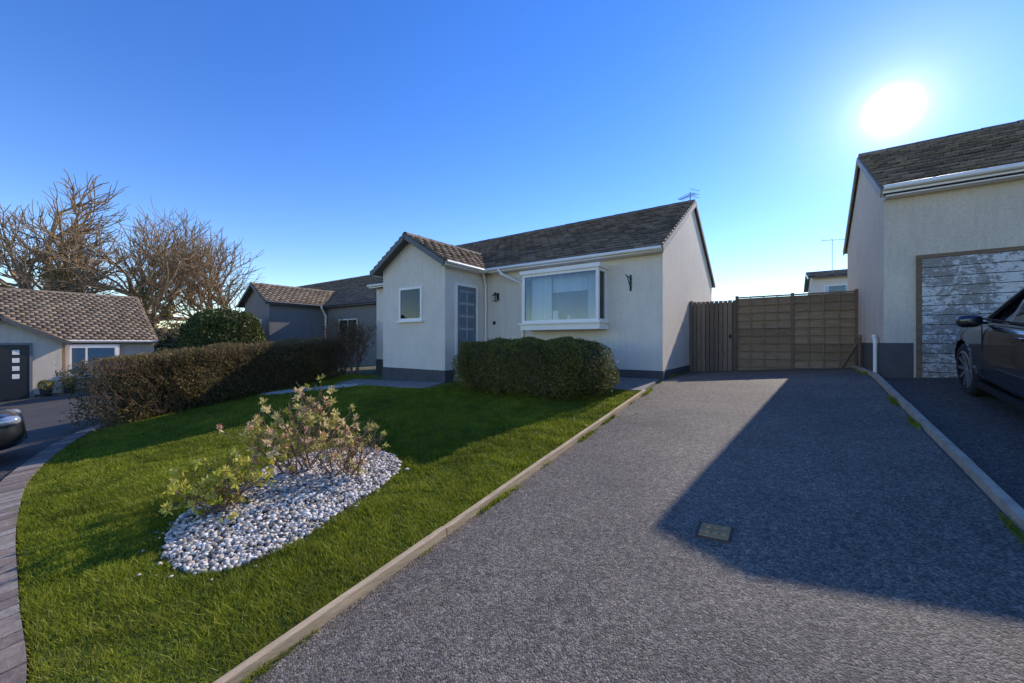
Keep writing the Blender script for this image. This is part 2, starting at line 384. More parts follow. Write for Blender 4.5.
def pipe(parent,pts,r=.033,mat=UPVC,name='downpipe'):
    a=Acc()
    for i in range(len(pts)-1): a.tube(pts[i],pts[i+1],r,r,10)
    for z in pts: 
        z=Vector(z); a.tube(z-Vector((0,0,r)),z+Vector((0,0,r)),r*1.15,r*1.15,10)
    a.make(name,mat,parent,smooth=True)
def window(parent,axis,pos,a0,a1,z0,z1,out,mull=(),fr=.055,name='window',trans=(),curtain=True,backmat=DARK):
    def B(acc,u0,u1,d0,d1,w0,w1):
        lo,hi=sorted((pos+out*d0,pos+out*d1))
        if axis=='x': acc.box(u0,u1,lo,hi,w0,w1)
        else: acc.box(lo,hi,u0,u1,w0,w1)
    f=Acc()
    B(f,a0,a0+fr,-.02,.035,z0,z1);B(f,a1-fr,a1,-.02,.035,z0,z1)
    B(f,a0+fr,a1-fr,-.02,.034,z0,z0+fr);B(f,a0+fr,a1-fr,-.02,.034,z1-fr,z1)
    for m in mull: B(f,m-.03,m+.03,-.02,.033,z0+fr,z1-fr)
    for m in trans: B(f,a0+fr,a1-fr,-.02,.032,m-.025,m+.025)
    f.make(name+'_frame',UPVC,parent,bevel=0)
    s=Acc();B(s,a0-.05,a1+.05,.0,.08,z0-.04,z0-.002);s.make(name+'_sill',UPVC,parent)
    b=Acc();B(b,a0+.01,a1-.01,.001,.006,z0+.01,z1-.01);b.make(name+'_backing',backmat,parent)  # sheet behind the glass; its default colour paints the unlit room dark
    p=Acc();B(p,a0+fr,a1-fr,.018,.022,z0+fr,z1-fr);p.make(name+'_glass',GLASS,parent)
    if curtain:
        w=(a1-a0);c=Acc();B(c,a0+fr,a0+fr+w*.14,.008,.014,z0+fr,z1-fr);B(c,a1-fr-w*.14,a1-fr,.008,.014,z0+fr,z1-fr);c.make(name+'_curtain',CURTAIN,parent)

# ------------------------------------------------------------------ main bungalow
H=empty('white_bungalow')
XR,XL,YF,YB=-1.94,-10.75,7.68,13.5;ZE,ZR=1.87,3.47
gable(H,'x',XL,XR,YF,YB,-1.4,ZE,ZR,WHITE,TILE,oh=.24,ohg=.05,barge=TAN)
PO=bpy.data.objects.new('porch',None);link(PO,H)
PX0,PX1,PY=-8.46,-6.25,6.24
gable(PO,'y',PY,8.9,PX0,PX1,-1.4,1.84,2.50,WHITE,TILE,oh=.2,ohg=.22,ends=(1,0))
gutter(H,(-6.02,YF-.235,ZE-.15),(XR+.05,YF-.235,ZE-.15),(0,-1,0))
gutter(H,(XL-.05,YF-.235,ZE-.15),(-8.7,YF-.235,ZE-.15),(0,-1,0))
gutter(H,(PX1+.2,PY-.2,1.71),(PX1+.2,YF-.26,1.71),(1,0,0))
gutter(H,(PX0-.2,PY-.2,1.71),(PX0-.2,YF-.26,1.71),(-1,0,0))
box('soffit',-6.02,XR+.04,YF-.222,YF-.001,ZE-.19,ZE-.175,UPVC,H)
box('soffit',PX1+.001,PX1+.185,PY-.2,YF-.24,1.67,1.685,UPVC,H)
box('plinth',XL-.012,XR+.015,YF-.015,YF+.2,-1.3,-.56,PLINTH,H);box('plinth',XR-.2,XR+.017,YF+.2,YB,-1.3,-.561,PLINTH,H)
box('plinth',PX0-.014,PX1+.014,PY-.014,PY+.2,-1.3,-.65,PLINTH,H);box('plinth',PX1-.1,PX1+.0145,PY+.2,6.58,-1.3,-.651,PLINTH,H)
box('plinth',PX0-.0145,PX0+.1,PY+.2,YF,-1.3,-.651,PLINTH,H)
window(H,'x',PY,-7.80,-6.98,.50,1.30,-1,curtain=False,trans=(),name='porch_window',backmat=NET)
D=Acc();D.box(PX1-.02,PX1+.03,6.56,6.62,-.80,1.36);D.box(PX1-.02,PX1+.03,7.28,7.34,-.80,1.36);D.box(PX1-.02,PX1+.029,6.62,7.28,1.30,1.36);D.make('door_frame',UPVC,H)
box('front_door',PX1-.02,PX1+.015,6.62,7.28,-.78,1.30,DOORG,H)
D=Acc()
for k in range(2):
    for l in range(4): D.box(PX1+.012,PX1+.020,6.70+k*.27,6.70+k*.27+.22,.02+l*.3,.02+l*.3+.25)
D.make('door_panes',GLASS,H)
box('door_pane_backing',PX1+.008,PX1+.0165,6.69,7.2,.01,1.2,NET,H)
box('door_handle',PX1+.02,PX1+.06,6.66,6.68,-.1,.05,METAL,H)
box('door_step',PX1+.003,PX1+.6,6.5,7.6,-1.0,-.80,CONC,H)
L=Acc();lx0,ly0=-5.86,YF
L.box(lx0-.03,lx0+.03,ly0-.02,ly0,1.02,1.2);L.beam((lx0,ly0-.01,1.12),(lx0,ly0-.12,1.18),.015,.015)
L.box(lx0-.05,lx0+.05,ly0-.17,ly0-.07,1.13,1.15);L.box(lx0-.035,lx0+.035,ly0-.155,ly0-.085,.98,.995)
for sx in(-.035,.035):
    for sy in(-.155,-.085): L.beam((lx0+sx,ly0+sy,.99),(lx0+sx*1.3,ly0+sy,1.13),.01,.01)
L.box(lx0-.02,lx0+.02,ly0-.14,ly0-.1,1.15,1.2);L.make('wall_lantern',BLACK,H)
pipe(H,[(-5.62,YF-.3,1.70),(-5.55,YF-.28,1.6),(-5.15,YF-.05,1.38),(-5.1,YF-.045,1.3),(-5.1,YF-.045,-.8)])
pipe(H,[(-6.1,YF-.3,1.72),(-6.2,YF-.1,1.5),(-6.205,YF-.06,1.4),(-6.205,YF-.06,-.8)],.028)
pipe(H,[(-5.75,YF-.02,.05),(-5.75,YF-.12,.05),(-5.35,YF-.12,-.12),(-5.35,YF-.02,-.12)],.015,UPVC,'handrail')
box('doorbell',-6.0,-5.94,YF-.03,YF,.42,.5,BLACK,H)
a=Acc();a.beam((-2.55,YF,1.25),(-2.55,YF-.3,1.28),.015,.015);a.beam((-2.55,YF,1.05),(-2.55,YF-.2,1.26),.012,.012);a.box(-2.57,-2.53,YF-.012,YF,1.0,1.32);a.make('basket_bracket',BLACK,H)
BX0,BX1,BY=-4.86,-3.05,YF-.42;z0,z1=.37,1.48
f=Acc();fr=.06
f.box(BX0-.03,BX1+.03,BY-.03,YF-.001,z0-.12,z0)
f.box(BX0-.07,BX1+.07,BY-.08,YF-.002,z0,z0+.035)
f.box(BX0-.04,BX1+.04,BY-.04,YF-.003,z1,z1+.08)
for x in(BX0,BX1-fr): f.box(x,x+fr,BY,BY+fr,z0+.035,z1)
for x in(BX0,BX1-fr): f.box(x,x+fr,YF-.05,YF-.001,z0+.035,z1)
f.box(BX0+fr,BX1-fr,BY,BY+fr,z0+.035,z0+.09);f.box(BX0+fr,BX1-fr,BY,BY+fr,z1-.06,z1)
for x in(BX0+.003,BX1-fr-.003+.006):
    f.box(x,x+fr-.006,BY+fr,YF-.05,z0+.035,z0+.09);f.box(x,x+fr-.006,BY+fr,YF-.05,z1-.06,z1)
f.make('bay_window_frame',UPVC,H)
gp=Acc();gp.box(BX0+fr,BX1-fr,BY+.03,BY+.036,z0+.09,z1-.06)
gp.box(BX1-.03,BX1-.025,BY+fr,YF-.05,z0+.09,z1-.06);gp.box(BX0+.025,BX0+.03,BY+fr,YF-.05,z0+.09,z1-.06);gp.make('bay_window_glass',GLASS,H)
box('bay_room_backing',BX0+.05,BX1-.05,YF-.006,YF-.002,z0+.03,z1,simple('room_wall',(.20,.22,.24),.9,.3,1.2),H)
def curtain(name,x0,x1,y,za,zb,parent,mat=CURTAIN):
    n=50;V=[];F=[]
    for i in range(n+1):
        x=x0+(x1-x0)*i/n;yy=y+.022*math.sin(i*1.1)+.008*math.sin(i*2.7);V+=[(x,yy,za),(x,yy,zb)]
        if i<n:F.append((2*i,2*i+2,2*i+3,2*i+1))
    mesh_obj(name,V,F,mat,parent,smooth=True)
curtain('curtain',BX0+.08,BX0+.60,YF-.12,z0+.04,z1-.02,H);curtain('curtain',BX1-.36,BX1-.08,YF-.12,z0+.04,z1-.02,H)
curtain('net_curtain',BX0+.08,BX1-.08,YF-.055,z1-.40,z1-.02,H)
a=Acc();a.box(BX0+.66,BX0+.78,YF-.2,YF-.12,z0+.04,z0+.3);a.tube((BX0+1.05,YF-.2,z0+.04),(BX0+1.05,YF-.2,z0+.2),.04,.025,10);a.make('ornament',CURTAIN,H)
def aerial(name,x,y,z0,h,L,ang,parent):
    a=Acc();a.tube((x,y,z0),(x,y,z0+h),.015,.012,6)
    dx,dy=math.cos(ang),math.sin(ang);z=z0+h-.06
    a.beam((x-dx*L*.3,y-dy*L*.3,z),(x+dx*L*.7,y+dy*L*.7,z),.014,.014)
    for k in range(9):
        s=-.28*L+k*L*.115;w=.17-.008*k;a.beam((x+dx*s-dy*w,y+dy*s+dx*w,z),(x+dx*s+dy*w,y+dy*s-dx*w,z),.008,.008)
        if k==0:
            a.beam((x+dx*s-dy*w,y+dy*s+dx*w,z+.09),(x+dx*s+dy*w,y+dy*s-dx*w,z+.09),.008,.008)
            a.beam((x+dx*s-dy*w,y+dy*s+dx*w,z-.09),(x+dx*s+dy*w,y+dy*s-dx*w,z-.09),.008,.008)
    a.make(name,METAL,parent)
aerial('tv_aerial',XR-.1,10.75,3.45,.34,.5,2.6,H)

# ------------------------------------------------------------------ garage (right)
G=empty('detached_garage')
GX0,GX1,GY0,GY1=1.12,7.2,7.66,11.85
gable(G,'x',GX0,GX1,GY0,GY1,-1.2,2.22,3.44,CREAM,TILE2,oh=.2,ohg=.04,barge=TAN)
gutter(G,(GX0-.04,GY0-.2,2.11),(GX1,GY0-.2,2.11),(0,-1,0))
box('soffit',GX0,GX1,GY0-.185,GY0-.001,2.03,2.045,UPVC,G)
box('plinth',GX0-.015,1.42,GY0-.015,GY0+.1,-1.1,-.02,PLINTH,G);box('plinth',GX0-.016,GX0+.1,GY0+.1,GY1,-1.1,-.021,PLINTH,G)
dx0,dx1,dz0,dz1=1.50,3.75,-.55,1.14
f=Acc();f.box(dx0-.05,dx0,GY0-.03,GY0-.001,dz0-.1,dz1+.0);f.box(dx1,dx1+.05,GY0-.03,GY0-.001,dz0-.1,dz1);f.box(dx0-.05,dx1+.05,GY0-.031,GY0-.001,dz1,dz1+.05);f.make('garage_door_frame',FENCEM,G)
box('garage_door_back',dx0,dx1,GY0-.006,GY0-.002,dz0,dz1,BLACK,G)
a=Acc();n=13;hh=(dz1-dz0)/n
for k in range(n): a.box(dx0+.003,dx1-.003,GY0-.024+random.uniform(-.003,.003),GY0-.007,dz0+k*hh+.005,dz0+(k+1)*hh-.005)
a.make('garage_door',PEEL,G)
a=Acc();a.box(2.6,2.66,GY0-.05,GY0-.02,.1,.16);a.tube((2.55,GY0-.05,.13),(2.71,GY0-.05,.13),.01,.01,8);a.make('garage_door_handle',METAL,G)
pipe(G,[(GX0-.05,7.95,-.62),(GX0-.05,7.95,.0),(GX0-.05,8.05,.08)],.026,UPVC,'downpipe')
pipe(G,[(GX0-.07,9.3,-.7),(GX0-.07,9.3,.1)],.025,FENCEM,'timber_post')
a=Acc();a.beam((.86,9.9,gf(.7,9.9)+.04),(1.06,9.5,.0),.05,.02);a.make('leaning_plank',GATEM)

# ------------------------------------------------------------------ fence & gate
FY=10.2;FZ=1.01
Fn=empty('timber_fence');a=Acc();pan=Acc()
xs_=np.linspace(-.95,1.10,3)
for x in xs_: a.box(x-.03,x+.03,FY-.048,FY+.05,-1.0,FZ+.02,t=.1)
for i in range(2):
    x0,x1=xs_[i]+.026,xs_[i+1]-.026
    nb=10;hb=(FZ-.04+.72)/nb
    for k in range(nb):
        zb=-.72+k*hb; s=.034
        pan.hexa([(x0,FY-.01-s,zb),(x1,FY-.01-s,zb),(x1,FY-.0,zb),(x0,FY-.0,zb),(x0,FY-.008,zb+hb+.0),(x1,FY-.008,zb+hb+.0),(x1,FY+.006,zb+hb+.0),(x0,FY+.006,zb+hb+.0)],t=(.25+.6*random.random()))
    for q in range(1,4):
        x=x0+(x1-x0)*q/4;a.box(x-.010,x+.010,FY-.056,FY-.045,-.74,FZ-.03,t=.6)
    a.box(x0,x1,FY-.057,FY+.03,FZ-.03,FZ-.005,t=.7);a.box(x0,x1,FY-.04,FY+.02,-.80,-.735,t=.3)
a.make('posts_and_battens',FENCEM,Fn);pan.make('lap_boards',FENCEM,Fn)
Gt=empty('timber_gate');a=Acc();x=-1.86
while x<-1.02:
    a.box(x,x+.080,FY-.075,FY-.05,-.74,.94+random.uniform(-.004,.004));x+=.092
a.box(-1.86,-1.0,FY-.045,FY-.015,.7,.8,t=0);a.box(-1.86,-1.0,FY-.045,FY-.015,-.5,-.4,t=0)
a.box(-1.93,-1.87,FY-.09,FY+.05,-1,.97);a.make('boards',GATEM,Gt)
a=Acc();a.box(-1.10,-1.02,FY-.09,FY-.076,.1,.14);a.tube((-1.08,FY-.1,.08),(-1.08,FY-.09,.16),.015,.015,8);a.make('latch',BLACK,Gt)
box('gate_backing',-1.87,-.99,FY-.012,FY+.0,-.74,.9,DARK,Gt)  # dark sheet behind the gate boards, visible through the gaps

# ------------------------------------------------------------------ rear bungalow
RB=empty('rear_bungalow');gable(RB,'x',1.0,9,24,30,-1,3.15,3.75,WHITE,TILE,oh=.3,ohg=.2,barge=UPVC)
window(RB,'x',24,1.4,2.4,1.6,2.7,-1,name='window');aerial('tv_aerial',1.75,24.5,3.1,1.9,1.5,.4,RB)

# ------------------------------------------------------------------ grey neighbour
Nb=empty('grey_bungalow')
gable(Nb,'x',-30,-14.8,10.9,16.9,-1.8,1.9,3.85,GREYW,TILE2,oh=.25,ohg=.1)
NP=bpy.data.objects.new('front_wing',None);link(NP,Nb)
gable(NP,'y',8.2,12.5,-22.2,-19.5,-1.8,1.9,2.75,GREYW,TILE2,oh=.25,ohg=.25,ends=(1,0))
gutter(Nb,(-19.25,8.0,1.78),(-19.25,10.6,1.78),(1,0,0),BARGE);gutter(Nb,(-19.2,10.65,1.78),(-14.7,10.65,1.78),(0,-1,0),BARGE)
window(Nb,'x',8.2,-21.6,-20.3,-.1,1.05,-1,mull=(-20.95,),name='window',backmat=CURTAIN)
window(Nb,'x',10.9,-18.3,-16.7,-.1,1.1,-1,mull=(-17.5,),name='window')
pipe(Nb,[(-19.2,10.5,1.72),(-19.35,10.75,1.4),(-19.35,10.8,1.3),(-19.35,10.8,-1.5)],.05)

# ------------------------------------------------------------------ left bungalow
Lb=empty('cream_bungalow');LX=-23.2
gable(Lb,'y',-9,5.0,-29.8,LX,-2.8,.12,2.15,CREAM,TILE2,oh=.25,ohg=.1)
LP=bpy.data.objects.new('porch',None);link(LP,Lb)
gable(LP,'x',-24.5,-22.0,-.62,2.16,-2.8,.05,.82,CREAM,TILE2,oh=.2,ohg=.2,ends=(0,1))
gutter(Lb,(LX+.25,2.4,-.0),(LX+.25,5.05,-.0),(1,0,0));gutter(Lb,(LX+.25,-9,-.0),(LX+.25,-.9,0),(1,0,0))
box('front_door',-22.02,-21.97,.50,1.40,-2.15,-.12,DOORB,Lb)
a=Acc();a.box(-22.0,-21.955,.42,.5,-2.15,-.05);a.box(-22.0,-21.955,1.40,1.47,-2.15,-.05);a.box(-22.0,-21.956,.5,1.4,-.12,-.05);a.make('door_frame',DOORG,Lb)
a=Acc()
for k in range(4): a.box(-21.97,-21.964,1.02,1.18,-1.3+k*.28,-1.3+k*.28+.16)
a.make('door_panes',UPVC,Lb)
window(Lb,'y',LX+.25,2.45,3.75,-1.32,-.20,1,mull=(2.9,),name='bay_window',backmat=CURTAIN)
box('bay_base',LX,LX+.245,2.35,3.85,-1.45,-.12,UPVC,Lb)
box('plinth',-22.1,-21.985,-.64,.40,-2.7,-1.9,PLINTH,Lb);box('plinth',-22.1,-21.985,1.5,2.18,-2.7,-1.9,PLINTH,Lb)
for i,(px,py) in enumerate(((-21.6,1.75),(-21.5,2.3))):
    pe=empty('plant_pot');a=Acc();zz=gf(px,py);a.tube((px,py,zz),(px,py,zz+.3),.12,.17,14);a.tube((px,py,zz+.29),(px,py,zz+.3),.17,.02,14);a.make('pot',DOORB,pe,smooth=True)
    C=rng.normal(0,1,(160,3));C/=np.linalg.norm(C,axis=1)[:,None];C=C*.16+np.array([px,py,zz+.42])
    V=[];F=[]
    for c in C:
        d=rng.normal(0,.04,(3,3));k=len(V);V+=[tuple(c+q) for q in d];F.append((k,k+1,k+2))
    np_mesh('foliage',V,F,HEDGE,pe,rng.random(len(V)))

# ------------------------------------------------------------------ foliage helpers
def leaves(name,C,size,mat,parent=None,aspect=.45,up=0.0,tint=None,nbias=None):
    n=len(C);u=rng.normal(0,1,(n,3));u[:,2]+=up
    if nbias is not None: u+=nbias
    u/=np.linalg.norm(u,axis=1)[:,None]
    w=np.cross(u,rng.normal(0,1,(n,3)));w/=np.linalg.norm(w,axis=1)[:,None]
    s=size*(.6+.8*rng.random(n))[:,None]
    V=np.stack([C-u*s*.5,C+w*s*aspect*.5+u*s*.05,C+u*s*.5,C-w*s*aspect*.5+u*s*.05],1).reshape(-1,3)
    F=np.arange(4*n).reshape(n,4)
    t=rng.random(n) if tint is None else tint
    return np_mesh(name,V,F,mat,parent,np.repeat(t,4))
def lump(P,s,amp,ph=0):
    x,y,z=P[:,0]*s,P[:,1]*s,P[:,2]*s
    return amp*(np.sin(x*1.7+ph)*np.cos(y*1.3+z)+.6*np.sin(x*3.1+y*2.3+ph*2)+.5*np.sin(z*4.1+x*2.9+1.3+y)+.35*np.sin(x*7.3+ph)*np.sin(y*6.7+z*5.9))
def superbox(n,half,p,amp,ls,ph,surf=True):
    a,b,c=half
    A=np.array([b*c,b*c,a*c,a*c,a*b,a*b*.15]);f=rng.choice(6,n,p=A/A.sum());U=rng.uniform(-1,1,(n,3))
    ax=f//2;sg=np.where(f%2==0,1,-1);U[np.arange(n),ax]=sg
    U/= (np.abs(U)**p).sum(1)[:,None]**(1/p)
    P=U*np.array(half)
    P*= (1+lump(P,ls,amp,ph)/min(half))[:,None]
    return P
def core(name,ctr,half,p,amp,ls,ph,scale,mat,parent,rot=0):
    bm=bmesh.new();bmesh.ops.create_icosphere(bm,subdivisions=5,radius=1)
    U=np.array([v.co[:] for v in bm.verts]);
    U/= (np.abs(U)**p).sum(1)[:,None]**(1/p);Pp=U*np.array(half);Pp*=(scale+lump(Pp,ls,amp,ph)/min(half))[:,None]
    Pp=rotz(Pp,rot)+np.array(ctr)
    for v,q in zip(bm.verts,Pp): v.co=q
    me=bpy.data.meshes.new(name);bm.to_mesh(me);bm.free();me.materials.append(mat)
    return link(bpy.data.objects.new(name,me),parent)
def rotz(P,a):
    c,s=math.cos(a),math.sin(a);return np.stack([P[:,0]*c-P[:,1]*s,P[:,0]*s+P[:,1]*c,P[:,2]],1)
def hedge(name,ctr,half,p,n,size,mat,amp=.04,ls=2.5,ph=0,rot=0,depth=.14,slope=(0,0),coremat=None,cs=.86):
    e=empty(name);P=superbox(n,half,p,amp,ls,ph)
    k=1-rng.random(n)**1.6*depth/min(half);P=P*k[:,None]
    stray=rng.random(n)<.05;P[stray]*=(1+.08*rng.random(stray.sum()))[:,None]
    P=rotz(P,rot);P[:,2]+=P[:,0]*slope[0]+P[:,1]*slope[1]
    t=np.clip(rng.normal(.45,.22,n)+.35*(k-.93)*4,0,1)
    leaves('leaves',P+np.array(ctr),size,mat,e,tint=t)
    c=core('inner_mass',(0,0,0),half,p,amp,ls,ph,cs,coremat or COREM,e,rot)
    for v in c.data.vertices: v.co.z+=v.co.x*slope[0]+v.co.y*slope[1];v.co+=Vector(ctr)
    return e
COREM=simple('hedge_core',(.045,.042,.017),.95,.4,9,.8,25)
zc=gf(-3.9,6.0)
hedge('clipped_hedge',(-3.93,6.03,zc+.47),(1.66,.60,.53),3.4,60000,.034,HEDGE,.026,2.9,.6,0,.1,(.008,.05))
hc=(-11.0,4.1);zc=gf(*hc)
hedge('boundary_hedge',(hc[0],hc[1],zc+.57),(.62,2.9,.70),5,80000,.05,HEDGE2,.05,2.1,2.1,math.atan2(1.0,5.0)*1.0,.2,(0,.075),cs=.78)
tw=Acc()
for i in range(2600):
    y=random.uniform(1.3,6.8);x=-11.0-(y-4.1)*.2+random.uniform(-.58,.58);z=gf(x,y)+random.uniform(.15,1.2)
    s=random.choice((0,1,1))
    if s: 
        x=-10.42-(y-4.1)*.2; d=Vector((random.uniform(.2,1),random.uniform(-.6,.6),random.uniform(.0,1.2)))
    else: z=gf(x,y)+1.15;d=Vector((random.uniform(-.4,.4),random.uniform(-.4,.4),1))
    d.normalize();l=random.uniform(.06,.22);p=Vector((x,y,z));tw.tube(p-d*.15,p+d*l,.004,.002,3)
tw.make_fast('hedge_twigs',TWIG,bpy.data.objects['boundary_hedge'])
hedge('round_conifer',(-19.0,6.3,-.2),(1.45,1.4,1.55),2.4,30000,.10,CONIF,.06,1.6,1,0,.35)
hedge('evergreen_shrub',(-20.9,6.6,-.6),(.9,.9,.9),2.2,9000,.10,HEDGE2,.08,1.6,3,0,.3)
hedge('background_trees',(-75,35,-1.5),(40,5,4.0),2.6,22000,.9,BGL,1.0,.35,3,math.radians(35),1.5)
hedge('background_trees',(-55,62,-1.5),(38,5,4.5),2.6,22000,.9,BGL,1.0,.3,5,math.radians(5),1.5)
hedge('background_hedge',(-27,9.5,-.6),(4.5,.8,.9),3.5,16000,.11,HEDGE2,.08,1.2,5,.1,.3)

# ------------------------------------------------------------------ trees
def grow(acc,p,d,r,l,depth,tips,spread=.55,up=.12,seg=4,kids=(3,4),rr=.62,lr=.74,minr=.003,wob=.14,sides=None):
    q=p.copy();n=seg;dd=d.copy();pts=[q.copy()]
    for i in range(n):
        dd=(dd+Vector((random.gauss(0,wob),random.gauss(0,wob),random.gauss(0,wob)+up*.4))).normalized()
        q2=q+dd*l/n;ra=r*(1-.4*i/n);rb=r*(1-.4*(i+1)/n)
        s=sides or (8 if r>.1 else 5 if r>.03 else 3)
        acc.tube(q,q2,max(ra,minr),max(rb,minr),s);q=q2;pts.append((q.copy()))
    if depth==0: tips.append((q.copy(),dd.copy()));return
    k=random.randint(*kids)
    for j in range(k):
        idx=n if j==0 else random.randint(max(1,n//2),n)
        a=dd.orthogonal().normalized();a.rotate(Matrix.Rotation(random.uniform(0,2*math.pi),3,dd))
        sp=spread*(.35 if j==0 else random.uniform(.7,1.3))
        nd=(dd+a*sp+Vector((0,0,up))).normalized()
        grow(acc,pts[idx],nd,r*rr*(1 if j==0 else random.uniform(.7,1)),l*lr*random.uniform(.8,1.15),depth-1,tips,spread,up,seg,kids,rr,lr,minr,wob,sides)
def bare_tree(x,y,zb,h,r,lean=(0,0),seed=1,depth=6):
    random.seed(seed);e=empty('bare_tree');a=Acc();tips=[]
    grow(a,Vector((x,y,zb)),Vector((lean[0],lean[1],1)).normalized(),r,h*.27,depth,tips,.72,.08,4,(3,4),.67,.79,.010,.15)
    a.make_fast('trunk_and_limbs',BARK,e)
    V=np.array(a.V);m=(V[:,2]<zb+h*.5);rad=np.linalg.norm(V[:,:2]-np.array([x,y]),axis=1)
    idx=np.where(m&(rad<h*.11))[0];idx=rng.choice(idx,min(len(idx)*2,1500))
    leaves('ivy',V[idx]+rng.normal(0,.10,(len(idx),3)),.15,IVY,e,.7)
bare_tree(-36.5,3.8,-2.6,14.0,.42,(.05,.0),11)
bare_tree(-34.0,7.2,-2.4,12.0,.34,(.05,.05),23)
bare_tree(-34.5,12.0,-2.4,11.5,.32,(-.05,.0),41)
random.seed(99)
e=empty('leafless_shrub');a=Acc();tips=[]
for k in range(8): grow(a,Vector((-10.9+random.uniform(-.5,.5),6.9+random.uniform(-.25,.25),-1.15)),Vector((random.uniform(-.3,.3),random.uniform(-.3,.3),1)).normalized(),.022,.66,4,tips,.5,.12,3,(3,3),.65,.72,.004,.12,4)
a.make_fast('stems',TWIG,e);C=np.array([t[0][:] for t in tips]);C=np.repeat(C,4,0)+rng.normal(0,.06,(len(C)*4,3));leaves('leaves',C,.055,HEDGE2,e)

# ------------------------------------------------------------------ gravel bed
bed=[(-3.49,.80),(-3.1,.84),(-2.88,1.03),(-2.83,1.4),(-2.93,1.85),(-3.03,2.25),(-3.25,2.6),(-3.78,2.8),(-4.36,2.66),(-4.6,2.15),(-4.42,1.5),(-4.0,1.0)]
bc=resample(bed+[bed[0]],.08)
def inpoly(X,Y,P):
    r=np.zeros(len(X),bool);n=len(P);j=n-1
    for i in range(n):
        c=((P[i,1]>Y)!=(P[j,1]>Y))&(X<(P[j,0]-P[i,0])*(Y-P[i,1])/(P[j,1]-P[i,1]+1e-12)+P[i,0]);r^=c;j=i
    return r
cx,cy=bc.mean(0)
def bedz(x,y):
    d=np.sqrt(((x-cx)/.9)**2+((y-cy)/1.05)**2);return np.clip(.07*(1-d**2),0,.07)
V=[(cx,cy,gf(cx,cy)+.09)]+[(p[0],p[1],gf(*p)+.025) for p in bc];n=len(bc);F=[(0,i+1,(i+1)%n+1) for i in range(n)]
mesh_obj('gravel_bed',V,F,simple('grit',(.2,.19,.18),.9,.4,60))
def pebbles(name,X,Y,Z,s,parent=None):
    bm=bmesh.new();bmesh.ops.create_icosphere(bm,subdivisions=1,radius=1);bV=np.array([v.co[:] for v in bm.verts]);bFc=np.array([[v.index for v in f.verts] for f in bm.faces]);bm.free()
    n=len(X);sc3=s[:,None]*np.stack([rng.uniform(.7,1.3,n),rng.uniform(.6,1.,n),rng.uniform(.4,.8,n)],1)
    W=bV[None]*(1+rng.normal(0,.12,(n,len(bV),1)))*sc3[:,None,:]
    an=rng.uniform(0,6.28,n);tl=rng.normal(0,.5,n);c,s_=np.cos(an)[:,None],np.sin(an)[:,None];ct,st=np.cos(tl)[:,None],np.sin(tl)[:,None]
    x,y,z=W[...,0],W[...,1],W[...,2];y,z=y*ct-z*st,y*st+z*ct;x,y=x*c-y*s_,x*s_+y*c
    W=np.stack([x+X[:,None],y+Y[:,None],z+Z[:,None]],-1).reshape(-1,3)
    F=(bFc[None]+np.arange(n)[:,None,None]*len(bV)).reshape(-1,3)
    return np_mesh(name,W,F,STONE,parent,np.repeat(np.clip(rng.normal(.50,.32,n),0,1),len(bV)))
X=rng.uniform(-4.75,-2.75,15000);Y=rng.uniform(.7,2.9,15000);m=inpoly(X,Y,bc);X,Y=X[m],Y[m]
pebbles('gravel',X,Y,g(X,Y)+.03+bedz(X,Y)*.8+rng.uniform(0,.012,len(X)),rng.uniform(.009,.025,len(X)))
t=rng.random(5000);X=-10.3+1.6*t+rng.normal(0,.13,5000);Y=4.3+1.35*t+rng.normal(0,.08,5000)
pebbles('gravel_border',X,Y,g(X,Y)+.04,rng.uniform(.012,.024,5000))
k=rng.integers(0,len(bc),160);X=bc[k,0]+rng.normal(0,.05,160);Y=bc[k,1]+rng.normal(0,.05,160)
pebbles('stray_pebbles',X,Y,g(X,Y)+.035,rng.uniform(.008,.018,160))

def bed_shrub(name,x,y,h,r,nst,depth,leafn,leafmat,lsize,lf=.5,spread=.75):
    e=empty(name);a=Acc();tips=[];z=gf(x,y)+.04
    for k in range(nst):
        an=random.uniform(0,6.28);d=Vector((math.cos(an)*random.uniform(.2,1.05),math.sin(an)*random.uniform(.2,1.05),1)).normalized()
        grow(a,Vector((x+random.uniform(-.12,.12),y+random.uniform(-.12,.12),z-.03)),d,.011,h*.42*random.uniform(.7,1.1),depth,tips,spread,.06,3,(2,3),.68,.72,.0024,.16,4)
    a.make_fast('stems',TWIG,e)
    C=[];B=[];T=[]
    for p,d in tips:
        if random.random()>lf: continue
        tt=random.random()
        for k in range(leafn):
            v=Vector((random.gauss(0,1),random.gauss(0,1),random.gauss(0,1)+.6)).normalized();C.append((p+d*.01+v*lsize*random.uniform(.3,.8))[:]);B.append((v*3)[:]);T.append(min(1,max(0,tt+random.gauss(0,.15))))
    leaves('leaves',np.array(C),lsize,leafmat,e,.36,0,np.array(T),np.array(B))
random.seed(5)
bed_shrub('pieris_shrub',-3.97,1.98,.80,.8,13,3,18,PIERIS,.052,.42)
bed_shrub('pieris_shrub',-3.50,2.12,.60,.5,10,3,12,PIERIS,.045,.32)
bed_shrub('variegated_shrub',-3.80,1.25,.50,.4,10,3,16,YELLOW,.050,.8,.9)

